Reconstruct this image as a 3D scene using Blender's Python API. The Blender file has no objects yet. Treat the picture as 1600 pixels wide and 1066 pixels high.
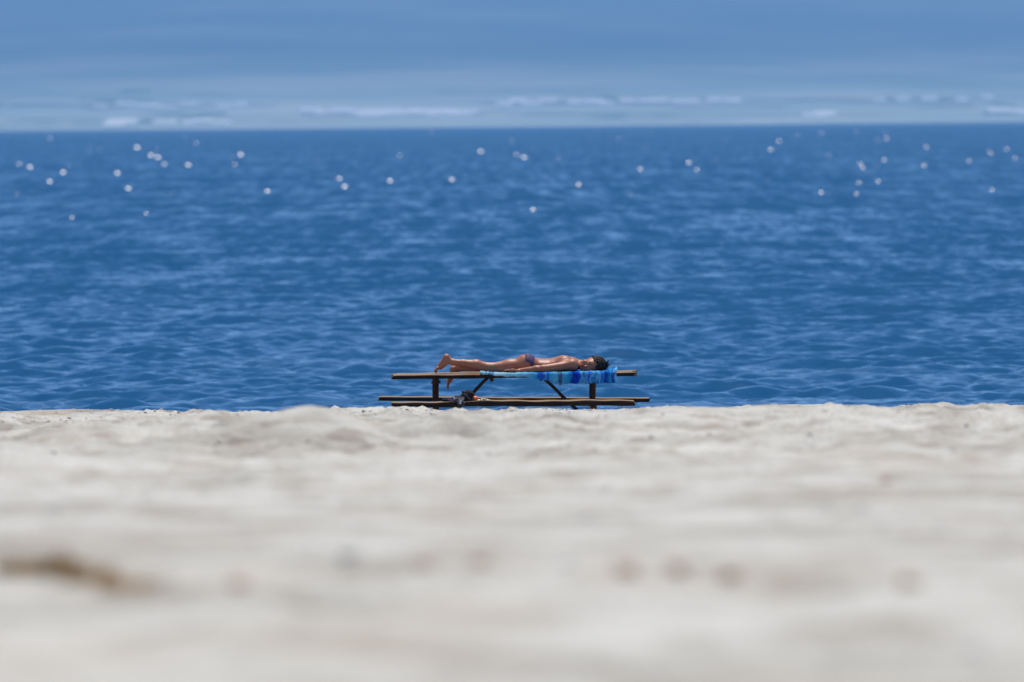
import bpy, bmesh, math, random
import numpy as np
from mathutils import Vector, Matrix
random.seed(7); rng = np.random.default_rng(7)
S = bpy.context.scene
COL = S.collection

# ------------------------------------------------------------------ camera
# The picnic table stands at the origin (its ground is z = 0).  The camera kneels 56 m up the beach.
D = 56.0; ZC = 3.16; ROLL = 0.0085
FPX = 200/36*1600            # focal length in photo pixels (200 mm lens, 36 mm sensor, 1600 px wide)
PITCH = math.atan((533-195)/FPX)
cam = bpy.data.cameras.new('camera'); cam_o = bpy.data.objects.new('camera', cam); COL.objects.link(cam_o)
cam.lens = 200; cam.sensor_width = 36; cam.clip_start = 0.5; cam.clip_end = 40000
fwd = Vector((0, math.cos(PITCH), -math.sin(PITCH)))
right0 = Vector((1, 0, 0)); up0 = right0.cross(fwd)
right = right0*math.cos(ROLL) - up0*math.sin(ROLL)
upv = right.cross(fwd)
CAMLOC = Vector((0, -D, ZC))
M = Matrix((right, upv, -fwd)).transposed().to_4x4(); M.translation = CAMLOC
cam_o.matrix_world = M
cam.dof.use_dof = True; cam.dof.focus_distance = 56.0; cam.dof.aperture_fstop = 2.6
S.camera = cam_o
def ray(px, py):
    return (fwd + right*((px-800)/FPX) - upv*((py-533)/FPX))
def P(px, py, Y=0.0):
    """point on the vertical plane y = Y seen at photo pixel (px, py)"""
    r = ray(px, py); return CAMLOC + r*((Y+D)/r.y)

# ------------------------------------------------------------------ sky, sun, exposure
SUN_EL, SUN_AZ = math.radians(74), math.radians(13)
w = bpy.data.worlds.new('World'); S.world = w; w.use_nodes = True
nt = w.node_tree; bg = nt.nodes['Background']
sky = nt.nodes.new('ShaderNodeTexSky'); sky.sky_type = 'NISHITA'; sky.sun_disc = False
sky.sun_elevation = SUN_EL; sky.sun_rotation = SUN_AZ
sky.air_density = 1.0; sky.dust_density = 0.0; sky.ozone_density = 4.0; sky.altitude = 5000
nt.links.new(sky.outputs[0], bg.inputs[0]); bg.inputs[1].default_value = 0.15
sl = bpy.data.lights.new('sun', 'SUN'); sl.energy = 4.55; sl.angle = math.radians(0.53); sl.color = (1, 0.95, 0.88)
so = bpy.data.objects.new('sun', sl); COL.objects.link(so)
sd = Vector((math.sin(SUN_AZ)*math.cos(SUN_EL), math.cos(SUN_AZ)*math.cos(SUN_EL), math.sin(SUN_EL)))
so.rotation_euler = sd.to_track_quat('Z', 'Y').to_euler(); so.location = (20, 40, 60)
S.view_settings.view_transform = 'Standard'; S.view_settings.look = 'None'
S.view_settings.exposure = 0.28; S.view_settings.gamma = 1
S.cycles.use_denoising = True
S.cycles.max_bounces = 6; S.cycles.volume_bounces = 0; S.cycles.caustics_reflective = False; S.cycles.caustics_refractive = False

# ------------------------------------------------------------------ helpers
def mat(name):
    m = bpy.data.materials.new(name); m.use_nodes = True
    n = m.node_tree.nodes; return m, n, m.node_tree.links, n['Principled BSDF']
def N(n, t, **kw):
    x = n.new('ShaderNode'+t)
    for k, v in kw.items():
        if hasattr(x, k): setattr(x, k, v)
        else: x.inputs[k.replace('_', ' ')].default_value = v
    return x
def ramp(n, stops, interp='LINEAR'):
    r = n.new('ShaderNodeValToRGB'); e = r.color_ramp; e.interpolation = interp
    while len(e.elements) < len(stops): e.elements.new(0.5)
    for el, (p, c) in zip(e.elements, stops): el.position = p; el.color = (*c, 1)
    return r
def simple(name, col, rough=0.6, var=0.25, scale=20, bump=0.0, spec=0.5, stretch=(1, 1, 1)):
    m, n, l, b = mat(name)
    tc = N(n, 'TexCoord'); mp = N(n, 'Mapping'); mp.inputs['Scale'].default_value = stretch
    l.new(tc.outputs['Object'], mp.inputs[0])
    no = N(n, 'TexNoise'); no.inputs['Scale'].default_value = scale; no.inputs['Detail'].default_value = 5
    l.new(mp.outputs[0], no.inputs['Vector'])
    r = ramp(n, [(0.3, tuple(c*(1-var) for c in col)), (0.7, tuple(min(1, c*(1+var)) for c in col))])
    l.new(no.outputs['Fac'], r.inputs[0]); l.new(r.outputs[0], b.inputs['Base Color'])
    b.inputs['Roughness'].default_value = rough; b.inputs['Specular IOR Level'].default_value = spec
    if bump:
        bu = N(n, 'Bump'); bu.inputs['Strength'].default_value = bump; bu.inputs['Distance'].default_value = 0.01
        l.new(no.outputs['Fac'], bu.inputs['Height']); l.new(bu.outputs[0], b.inputs['Normal'])
    return m
def obj(name, verts, faces, m, parent=None, smooth=True, label=None, cat=None, group=None, kind=None):
    me = bpy.data.meshes.new(name)
    if isinstance(verts, np.ndarray):
        v = np.ascontiguousarray(verts, np.float32); f = np.ascontiguousarray(faces, np.int32)
        me.vertices.add(len(v)); me.vertices.foreach_set('co', v.ravel())
        k = f.shape[1]; me.loops.add(f.size); me.loops.foreach_set('vertex_index', f.ravel())
        me.polygons.add(len(f)); me.polygons.foreach_set('loop_start', np.arange(0, f.size, k, dtype=np.int32))
        me.update(calc_edges=True); me.validate()
    else:
        me.from_pydata([tuple(x) for x in verts], [], faces)
    if smooth: me.polygons.foreach_set('use_smooth', [True]*len(me.polygons))
    if m: me.materials.append(m)
    o = bpy.data.objects.new(name, me); COL.objects.link(o)
    if parent: o.parent = parent
    return tag(o, label, cat, group, kind)
def tag(o, label=None, cat=None, group=None, kind=None):
    for k, v in (('label', label), ('category', cat), ('group', group), ('kind', kind)):
        if v: o[k] = v
    return o
def empty(name, loc, label, cat, group=None):
    o = bpy.data.objects.new(name, None); COL.objects.link(o); o.location = loc
    return tag(o, label, cat, group)
def grid_faces(ny, nx):
    i = np.arange(ny*nx).reshape(ny, nx)
    return np.stack([i[:-1, :-1], i[:-1, 1:], i[1:, 1:], i[1:, :-1]], -1).reshape(-1, 4)
# value noise on a hashed lattice
PERM = rng.random((256, 256)).astype(np.float32)
def vnoise(x, y, off=0):
    x = x + 17.3*off; y = y - 9.7*off
    xi = np.floor(x).astype(int); yi = np.floor(y).astype(int); fx = x-xi; fy = y-yi
    fx = fx*fx*fx*(fx*(fx*6-15)+10); fy = fy*fy*fy*(fy*(fy*6-15)+10)
    g = lambda a, b: PERM[a & 255, b & 255]
    return (g(xi, yi)*(1-fx)+g(xi+1, yi)*fx)*(1-fy)+(g(xi, yi+1)*(1-fx)+g(xi+1, yi+1)*fx)*fy - 0.5

# ------------------------------------------------------------------ ground: the beach
dips = [(rng.uniform(-6, 6), -56+rng.uniform(9, 50), rng.uniform(0.10, 0.2), rng.uniform(0.015, 0.05), rng.uniform(0, 3.1)) for _ in range(260)]
MOUNDS = []
def mound(px, py_top, dist, wid, depth):
    r = ray(px, py_top); p = CAMLOC + r*(dist/r.y); MOUNDS.append((p.x, p.y, p.z, wid, depth))
mound(482, 632, 33, 0.30, 0.9); mound(1060, 637, 36, 0.35, 0.8); mound(1220, 634.5, 38, 0.6, 0.9)
mound(915, 646, 51, 0.40, 1.8); mound(915, 649, 47.5, 0.38, 2.0); mound(915, 652, 44, 0.35, 2.0)
mound(890, 645, 53, 0.38, 0.9); mound(940, 643, 52.8, 0.35, 0.9); mound(840, 641, 51, 0.3, 1.2); mound(100, 641, 52.3, 1.2, 0.8); mound(1100, 640, 43.5, 0.25, 1.5); mound(1270, 636, 51.5, 0.5, 1.5)
PROF_D = [-60, 0, 6, 9.5, 12.3, 20, 30, 40, 47, 51, 53, 55.2, 58, 61, 64.5, 70, 85, 120, 200]
PROF_Z = [2.45, 2.28, 2.25, 2.225, 2.20, 1.875, 1.46, 1.03, 0.715, 0.575, 0.465, 0.15, 0.0, -0.08, -0.33, -0.55, -1.3, -2.2, -2.6]
def zbase(x, y):
    # small lateral wander of the berm
    d = y + D + 1.1*vnoise(x*0.22, y*0.0+3, 5)*np.clip((y+D-30)/15, 0, 1)
    z = np.interp(d, PROF_D, PROF_Z)
    return z
def zsand(x, y):
    x = np.asarray(x, float); y = np.asarray(y, float); d = y + D
    z = zbase(x, y)
    near = np.clip((d-18)/16, 0, 1); fade = np.clip((54.5-d)/3, 0.25, 1)
    z = z + 0.05*vnoise(x*0.5, y*0.35, 1)*(0.4+near)*fade + 0.16*vnoise(x*0.33, y*0.16, 8)*near*np.clip((48-d)/6, 0, 1)
    z = z + (0.022+0.085*near)*vnoise(x*1.7, y*1.1, 2)*fade
    z = z + (0.014+0.05*near)*vnoise(x*4.3, y*3.1, 3)*fade
    z = z + (0.006+0.030*near)*vnoise(x*10.5, y*9.0, 4)
    z = z + (0.002+0.020*near)*vnoise(x*26, y*24, 6)
    for (cx, cy, r, h, a) in dips:        # trodden hollows with a soft rim
        m = (np.abs(x-cx) < 4*r) & (np.abs(y-cy) < 4*r)
        if m.any():
            dx = (x-cx)*math.cos(a)+(y-cy)*math.sin(a); dy = -(x-cx)*math.sin(a)+(y-cy)*math.cos(a)
            q = (dx/(1.7*r))**2+(dy/r)**2
            z = z + np.where(m, h*(-np.exp(-q*1.6)+0.45*np.exp(-((np.sqrt(q)-1.35)*2.6)**2)), 0)
    for (cx, cy, zt, wd, dp) in MOUNDS:
        q = np.exp(-((x-cx)/wd)**2*(1+0.2*np.sin(x*9))-((y-cy)/dp)**2)
        z = z + q*(zt-z)*0.95
    return z
xs = np.concatenate([-np.geomspace(90, 5.6, 36), np.linspace(-5.5, 5.5, 300), np.geomspace(5.6, 90, 36)])
ys = np.concatenate([np.linspace(-90, -51, 60), np.arange(-50.9, -36, 0.045), np.arange(-36, 0.0, 0.06), np.linspace(0.1, 12, 60), np.linspace(14, 140, 30)])
XX, YY = np.meshgrid(xs, ys)
ZZ = zsand(XX, YY)
# sand
m_sand, n, l, b = mat('sand')
geo = N(n, 'NewGeometry')
n1 = N(n, 'TexNoise'); n1.inputs['Scale'].default_value = 0.9; n1.inputs['Detail'].default_value = 6; n1.inputs['Roughness'].default_value = 0.65
n2 = N(n, 'TexNoise'); n2.inputs['Scale'].default_value = 45; n2.inputs['Detail'].default_value = 4
n3 = N(n, 'TexNoise'); n3.inputs['Scale'].default_value = 2.6; n3.inputs['Detail'].default_value = 5
for q in (n1, n2, n3): l.new(geo.outputs['Position'], q.inputs['Vector'])
r1 = ramp(n, [(0.34, (0.375, 0.35, 0.30)), (0.5, (0.525, 0.507, 0.45)), (0.64, (0.60, 0.585, 0.527))])
r3 = ramp(n, [(0.36, (0.66, 0.61, 0.58)), (0.50, (0.95, 0.945, 0.94)), (0.75, (1, 1, 1))])
r2 = ramp(n, [(0.3, (0.78, 0.77, 0.76)), (0.65, (1.05, 1.05, 1.05))])
l.new(n1.outputs[0], r1.inputs[0]); l.new(n3.outputs[0], r3.inputs[0]); l.new(n2.outputs[0], r2.inputs[0])
mx = N(n, 'MixRGB', blend_type='MULTIPLY'); mx.inputs[0].default_value = 1
mx2 = N(n, 'MixRGB', blend_type='MULTIPLY'); mx2.inputs[0].default_value = 1
l.new(r1.outputs[0], mx.inputs[1]); l.new(r3.outputs[0], mx.inputs[2]); l.new(mx.outputs[0], mx2.inputs[1]); l.new(r2.outputs[0], mx2.inputs[2])
n5 = N(n, 'TexNoise'); n5.inputs['Scale'].default_value = 0.75; n5.inputs['Detail'].default_value = 6; n5.inputs['Roughness'].default_value = 0.7
mp5 = N(n, 'Mapping'); mp5.inputs['Location'].default_value = (3.1, 7.7, 0); l.new(geo.outputs['Position'], mp5.inputs[0]); l.new(mp5.outputs[0], n5.inputs['Vector'])
mr5 = N(n, 'MapRange'); mr5.inputs['From Min'].default_value = 0.55; mr5.inputs['From Max'].default_value = 0.72; mr5.inputs['To Max'].default_value = 0.65; l.new(n5.outputs[0], mr5.inputs[0])
mx5 = N(n, 'MixRGB'); mx5.inputs[2].default_value = (0.42, 0.335, 0.25, 1); l.new(mr5.outputs[0], mx5.inputs[0]); l.new(mx2.outputs[0], mx5.inputs[1])
l.new(mx5.outputs[0], b.inputs['Base Color']); b.inputs['Roughness'].default_value = 0.95; b.inputs['Specular IOR Level'].default_value = 0.15
bu = N(n, 'Bump'); bu.inputs['Strength'].default_value = 0.8; bu.inputs['Distance'].default_value = 0.035
l.new(n2.outputs[0], bu.inputs['Height']); l.new(bu.outputs[0], b.inputs['Normal'])
obj('beach', np.stack([XX, YY, ZZ], -1).reshape(-1, 3), grid_faces(len(ys), len(xs)), m_sand, kind='structure',
    label='pale grey sand beach with trodden hollows sloping to the lake')
def on_sand(px, py):
    r = ray(px, py); t = np.arange(6, 60, 0.02)
    pts = np.array(CAMLOC)[None]+np.array(r)[None]*t[:, None]
    z = zsand(pts[:, 0], pts[:, 1]); k = int(np.argmax(pts[:, 2] < z))
    return Vector((pts[k, 0], pts[k, 1], z[k]))

# ------------------------------------------------------------------ water
WL = -0.30
def fan(d0, d1, k):
    d = [d0]
    while d[-1] < d1: d.append(d[-1]+max(0.07, d[-1]**2/k))
    return np.array(d)
dd = fan(58.0, 10260, 60000.0)
an = np.radians(np.concatenate([-np.geomspace(62, 8.2, 26), np.linspace(-8, 8, 470), np.geomspace(8.2, 62, 26)]))
A, R = np.meshgrid(np.tan(an), dd)
WX, WY = A*R, R-D
WZ = np.full_like(WX, WL); LOST = np.zeros_like(WX); TOT = 0.0
spd = np.gradient(dd)[:, None]; spx = (R*math.radians(16/470))
wind = math.radians(-82)            # waves run towards the beach
for i in range(138):
    lam = 0.3*(2.4/0.3)**(rng.random()**1.1); th = wind + rng.normal(0, 0.5)
    amp = 0.0076*lam**0.72*(0.6+0.8*rng.random())
    if i >= 120:                     # a few longer, straighter waves
        lam = rng.uniform(1.2, 3.2); th = wind + rng.normal(0, 0.22); amp = 0.0075*lam**0.8
    kx, ky = math.cos(th)*2*math.pi/lam, math.sin(th)*2*math.pi/lam
    lo = np.clip((abs(2*math.pi/max(abs(ky), 1e-3))/spd-2.2)/2.0, 0, 1)
    LOST += (1-lo)**2*(amp/lam)**2; TOT += (amp/lam)**2
    ph = kx*WX+ky*WY+rng.uniform(0, 6.28)
    s = np.sin(ph)
    gust = 0.7+1.9*vnoise(WX*0.11+i, WY*0.07, i % 7)
    WZ += lo*amp*gust*1.25*(np.exp(0.6*s)-1.09)      # peaked crests, flat troughs
m_wat, n, l, b = mat('lake_water')
geo = N(n, 'NewGeometry')
def wn(scale, stretch, det):
    mp = N(n, 'Mapping'); mp.inputs['Scale'].default_value = stretch
    l.new(geo.outputs['Position'], mp.inputs[0])
    q = N(n, 'TexNoise'); q.inputs['Scale'].default_value = scale; q.inputs['Detail'].default_value = det
    l.new(mp.outputs[0], q.inputs['Vector']); return q
fa = wn(4.6, (0.65, 1, 0.2), 5); fb = wn(0.22, (0.5, 1, 0.2), 4); fc = wn(0.018, (0.5, 1, 0), 3)
def slope(q, k):
    s_ = N(n, 'VectorMath', operation='SUBTRACT'); s_.inputs[1].default_value = (0.5, 0.5, 0.5); l.new(q.outputs['Color'], s_.inputs[0])
    m_ = N(n, 'VectorMath', operation='MULTIPLY'); m_.inputs[1].default_value = k; l.new(s_.outputs[0], m_.inputs[0]); return m_
a1 = slope(fa, (0.6, 1.15, 0)); a2 = slope(fb, (0.25, 0.7, 0))
add = N(n, 'VectorMath', operation='ADD'); l.new(a1.outputs[0], add.inputs[0]); l.new(a2.outputs[0], add.inputs[1])
# gust patches roughen or calm the surface
gr = N(n, 'MapRange'); gr.inputs['From Min'].default_value = 0.35; gr.inputs['From Max'].default_value = 0.65
gr.inputs['To Min'].default_value = 0.75; gr.inputs['To Max'].default_value = 1.2; l.new(fc.outputs[0], gr.inputs[0])
sc = N(n, 'VectorMath', operation='SCALE'); l.new(add.outputs[0], sc.inputs[0]); l.new(gr.outputs[0], sc.inputs['Scale'])
# where the mesh is too coarse to carry the small waves, their slopes come from a finer noise instead ('chop')
at_ = N(n, 'Attribute'); at_.attribute_name = 'chop'
fd = wn(0.9, (0.7, 1, 0.2), 3); a3 = slope(fd, (0.6, 0.6, 0)); a3l = N(n, 'VectorMath', operation='ADD'); a3l.inputs[1].default_value = (0, -0.32, 0); l.new(a3.outputs[0], a3l.inputs[0])
fe = wn(1.4, (0.9, 0.05, 0.2), 4); a4 = slope(fe, (0, 0.9, 0))      # wind-aligned wave groups
a34 = N(n, 'VectorMath', operation='ADD'); l.new(a3l.outputs[0], a34.inputs[0]); l.new(a4.outputs[0], a34.inputs[1])
a3s = N(n, 'VectorMath', operation='SCALE'); l.new(a34.outputs[0], a3s.inputs[0]); l.new(at_.outputs['Fac'], a3s.inputs['Scale'])
lee0 = N(n, 'VectorMath', operation='ADD'); lee0.inputs[1].default_value = (0, 0.03, 0); l.new(sc.outputs[0], lee0.inputs[0])   # wind ripples lean towards the beach
lee = N(n, 'VectorMath', operation='ADD'); l.new(lee0.outputs[0], lee.inputs[0]); l.new(a3s.outputs[0], lee.inputs[1])
ad2 = N(n, 'VectorMath', operation='ADD'); l.new(lee.outputs[0], ad2.inputs[0]); l.new(geo.outputs['Normal'], ad2.inputs[1])
nm = N(n, 'VectorMath', operation='NORMALIZE'); l.new(ad2.outputs[0], nm.inputs[0]); # water waves break before they get steeper than about 28 degrees
lim = N(n, 'VectorMath', operation='MAXIMUM'); lim.inputs[1].default_value = (-1, -0.40, 0); l.new(nm.outputs[0], lim.inputs[0])
nm2 = N(n, 'VectorMath', operation='NORMALIZE'); l.new(lim.outputs[0], nm2.inputs[0]); l.new(nm2.outputs[0], b.inputs['Normal'])
b.inputs['Base Color'].default_value = (0.0003, 0.056, 0.146, 1); b.inputs['Roughness'].default_value = 0.12; b.inputs['IOR'].default_value = 1.33; b.inputs['Specular IOR Level'].default_value = 1.0
lake = obj('lake_water', np.stack([WX, WY, WZ], -1).reshape(-1, 3), grid_faces(len(dd), len(an)), m_wat, kind='structure',
    label='blue lake with wind ripples and scattered sun glints')
ca = lake.data.attributes.new('chop', 'FLOAT', 'POINT'); ca.data.foreach_set('value', np.sqrt(LOST/TOT).ravel().astype(np.float32))

# wavelets whose steep faces catch the sun
m_gl, n, l, b = mat('sunlit_wavelet')
b.inputs['Base Color'].default_value = (0.01, 0.06, 0.15, 1); b.inputs['Roughness'].default_value = 0.25; b.inputs['IOR'].default_value = 1.33
GV, GF = [], []
def wavelet(x, y, zb, wd, ht, rz):
    nu, nv = 9, 7; base = len(GV); c, s_ = math.cos(rz), math.sin(rz)
    for j in range(nv):
        v = j/(nv-1)*2-1
        for i in range(nu):
            u = i/(nu-1)*2-1
            px_, py_ = u*wd, v*ht*1.25
            z = zb+ht*(max(0, math.cos(u*1.5708)))**0.7*(0.5+0.5*math.cos(v*math.pi))
            GV.append((x+px_*c-py_*s_, y+px_*s_+py_*c, z))
    for j in range(nv-1):
        for i in range(nu-1):
            q = base+j*nu+i; GF.append((q, q+1, q+1+nu, q+nu))
glint_px = [(112, 339), (228, 333), (834, 326), (820, 246), (183, 270), (200, 294), (376, 242), (98, 269), (46, 261), (77, 283), (247, 246), (236, 243),
            (610, 282), (707, 280), (418, 298), (1339, 206), (1387, 217), (1384, 250), (1350, 262), (1346, 256), (1449, 230), (1550, 240), (1575, 233), (1588, 247),
            (905, 288), (1078, 254), (1206, 234), (752, 237), (78, 216), (214, 231), (1516, 251), (1374, 283), (539, 291), (455, 323), (1147, 407), (268, 436), (294, 258), (1285, 300), (1552, 296)]
for i in range(130): glint_px.append((rng.uniform(-150, 1750), 207+min(95, rng.exponential(34))))
for (gx, gy) in glint_px:
    r = ray(gx, gy)
    if r.z > -0.0008: continue
    t = (WL+0.05-ZC)/r.z; p = CAMLOC+r*t
    if p.y > 3500 or p.y < 12: continue
    ri = min(len(dd)-1, int(np.searchsorted(dd, p.y+D))); ci = min(len(an)-1, int(np.searchsorted(np.tan(an), p.x/(p.y+D))))
    dk_ = min(1100, p.y+D); br = 0.12+0.8*rng.random()**2.5 if glint_px.index((gx, gy)) > 38 else 0.95
    wavelet(p.x, p.y, float(WZ[ri, ci])-0.01, 0.0009*dk_*br, 0.00028*dk_*br+0.008, 0.16 if br == 0.95 else rng.normal(0.16, 0.22))
obj('sunlit_wavelets', GV, GF, m_gl, kind='stuff', label='small steep wavelets glinting in the sun across the lake')

# ------------------------------------------------------------------ far shore and hills
FS = 1.7
HD = [q*FS for q in (5990, 6060, 6300, 6800, 7200, 7700, 8400, 9300, 10400)]
HZ = [-3, 1.2, 9.0, 26, 49, 90, 190, 400, 690]
hx = np.linspace(-11500, 11500, 260); hy = FS*np.concatenate([np.linspace(5990, 7800, 110), np.linspace(7830, 10400, 80)])
HX, HY = np.meshgrid(hx, hy)
HZZ = np.interp(HY, HD, HZ)
rise = np.clip((HY-7300*FS)/2500/FS, 0, 1)
HZZ = HZZ + rise*(240*vnoise(HX/2500, HY/2100, 1)+80*vnoise(HX/730, HY/640, 2)) + np.clip((HY-6100*FS)/800/FS, 0, 1)*(3*vnoise(HX/260, HY/200, 3))
HZZ = np.minimum(HZZ, 775)
m_hill, n, l, b = mat('hillside')
geo = N(n, 'NewGeometry')
mp = N(n, 'Mapping'); mp.inputs['Scale'].default_value = (0.0014, 0.0024, 0.0045); l.new(geo.outputs['Position'], mp.inputs[0])
q1 = N(n, 'TexNoise'); q1.inputs['Scale'].default_value = 1.0; q1.inputs['Detail'].default_value = 5; l.new(mp.outputs[0], q1.inputs['Vector'])
r = ramp(n, [(0.32, (0.07, 0.08, 0.055)), (0.5, (0.10, 0.11, 0.08)), (0.62, (0.145, 0.14, 0.11)), (0.75, (0.22, 0.20, 0.16))])
l.new(q1.outputs[0], r.inputs[0])
rp = ramp(n, [(0.35, (0.26, 0.32, 0.27)), (0.5, (0.35, 0.40, 0.34)), (0.65, (0.46, 0.47, 0.41))]); l.new(q1.outputs[0], rp.inputs[0])     # farmed plain below, scrub above
sz_ = N(n, 'SeparateXYZ'); l.new(geo.outputs['Position'], sz_.inputs[0])
mz = N(n, 'MapRange'); mz.inputs['From Min'].default_value = 45; mz.inputs['From Max'].default_value = 190; l.new(sz_.outputs[2], mz.inputs[0])
mh = N(n, 'MixRGB'); l.new(mz.outputs[0], mh.inputs[0]); l.new(rp.outputs[0], mh.inputs[1]); l.new(r.outputs[0], mh.inputs[2])
l.new(mh.outputs[0], b.inputs['Base Color']); b.inputs['Roughness'].default_value = 1; b.inputs['Specular IOR Level'].default_value = 0
obj('far_hills', np.stack([HX, HY-D, HZZ], -1).reshape(-1, 3), grid_faces(len(hy), len(hx)), m_hill, kind='structure',
    label='hazy far shore rising to a mountain slope beyond the lake')
# pale fields and rows of low white-roofed sheds on the plain behind the far shore
m_field = simple('dry_field', (0.48, 0.45, 0.39), 1, 0.3, 0.02, spec=0)
m_field2 = simple('stubble_field', (0.34, 0.33, 0.24), 1, 0.3, 0.02, spec=0); m_field3 = simple('green_field', (0.22, 0.30, 0.17), 1, 0.3, 0.02, spec=0)
m_shed = simple('white_roof', (0.8, 0.8, 0.78), 0.7, 0.05, 0.1, spec=0.2)
def hz(x, d): return float(np.interp(d, HD, HZ)) + min(1, max(0, (d-6100*FS)/800/FS))*3*float(vnoise(np.array(x/260), np.array(d/200), 3))
def at_far(px, d): return (px-800)/FPX*d
def field(px0, px1, d0, d1):
    d0 *= FS; d1 *= FS
    V, F = [], []; px = px0
    while px < px1:
        wpx = min(px1-px, rng.uniform(18, 75)); dc = d0+(d1-d0)*rng.uniform(0.2, 0.8); dep = (d1-d0)*rng.uniform(0.15, 0.45); k = len(V); sk = rng.uniform(-60, 60)
        for j in range(3):
            for i in range(5):
                x = at_far(px+wpx*i/4, d0)+sk*(j-1); d = dc+dep*(j-1)+rng.uniform(-12, 12); V.append((x, d-D, hz(x, d)+2.5))
        F += [(k+j*5+i, k+j*5+i+1, k+(j+1)*5+i+1, k+(j+1)*5+i) for j in range(2) for i in range(4)]
        px += wpx*rng.uniform(0.9, 1.5)
    obj('far_field', V, F, [m_field, m_field2, m_field3][int(rng.integers(0, 3))], kind='structure', label='pale dry field on the hazy far shore')
for a in [(140, 400, 7120, 7300), (770, 1165, 7130, 7290), (1165, 1500, 7150, 7300), (330, 520, 6260, 6420), (820, 1060, 6600, 6740), (1060, 1480, 7560, 7700), (1540, 1700, 6500, 6640), (480, 760, 6700, 6860), (-80, 200, 6320, 6400), (1150, 1330, 6480, 6560)]:
    field(*a)
for _ in range(34):
    p0 = rng.uniform(-150, 1700); d0 = rng.uniform(6180, 7650); field(p0, p0+rng.uniform(30, 170), d0, d0+rng.uniform(40, 160))
def shed(px, d, L, W, H):
    d *= FS
    x = at_far(px, d); y = d-D; z = hz(x, d)-1
    h2 = H*0.35
    V = [(x-L/2, y-W/2, z), (x+L/2, y-W/2, z), (x+L/2, y+W/2, z), (x-L/2, y+W/2, z)]
    V += [(a, b_, z+1+h2) for a, b_, _ in V] + [(x-L/2, y, z+1+H), (x+L/2, y, z+1+H)]
    F = [(0, 1, 5, 4), (1, 2, 6, 5), (2, 3, 7, 6), (3, 0, 4, 7), (4, 5, 9, 8), (6, 7, 8, 9), (5, 6, 9), (7, 4, 8)]
    return V, F
SV, SF = [], []
def sheds(px0, px1, d, n_, H):
    for i in range(n_):
        V, F = shed(px0+(px1-px0)*(i+rng.uniform(0.2, 0.8))/n_, d+rng.uniform(-70, 70), rng.uniform(22, 48), rng.uniform(22, 36), H*rng.uniform(1.0, 1.7))
        b0 = len(SV); SV.extend(V); SF.extend([tuple(k+b0 for k in f) for f in F])
sheds(535, 745, 6750, 15, 9); sheds(560, 740, 6650, 8, 7); sheds(480, 540, 6850, 3, 8); sheds(770, 1160, 7120, 14, 8); sheds(172, 206, 6240, 3, 8); sheds(1272, 1300, 6420, 3, 7)
sheds(250, 360, 6280, 4, 6); sheds(140, 400, 7150, 7, 6); sheds(1350, 1560, 7150, 5, 7); sheds(1550, 1640, 6500, 4, 7)
obj('far_sheds', SV, SF, m_shed, smooth=False, kind='stuff', label='hazy scatter of low white-roofed sheds along the far shore')

# ------------------------------------------------------------------ the air over the lake
m_hz = bpy.data.materials.new('haze'); m_hz.use_nodes = True
n = m_hz.node_tree.nodes; n.clear(); out = n.new('ShaderNodeOutputMaterial'); pv = n.new('ShaderNodeVolumePrincipled')
pv.inputs['Color'].default_value = (0.25, 0.57, 1.0, 1); pv.inputs['Density'].default_value = 1.15e-4; pv.inputs['Anisotropy'].default_value = 0.3
m_hz.node_tree.links.new(pv.outputs[0], out.inputs['Volume'])
bm = bmesh.new(); bmesh.ops.create_cube(bm, size=1)
me = bpy.data.meshes.new('haze'); bm.to_mesh(me); bm.free(); me.materials.append(m_hz)
hzo = bpy.data.objects.new('haze', me); COL.objects.link(hzo); hzo.scale = (44000, 18200, 785); hzo.location = (0, 8800, 388)
tag(hzo, 'thin blue haze over the lake', None, None, 'stuff')

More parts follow.
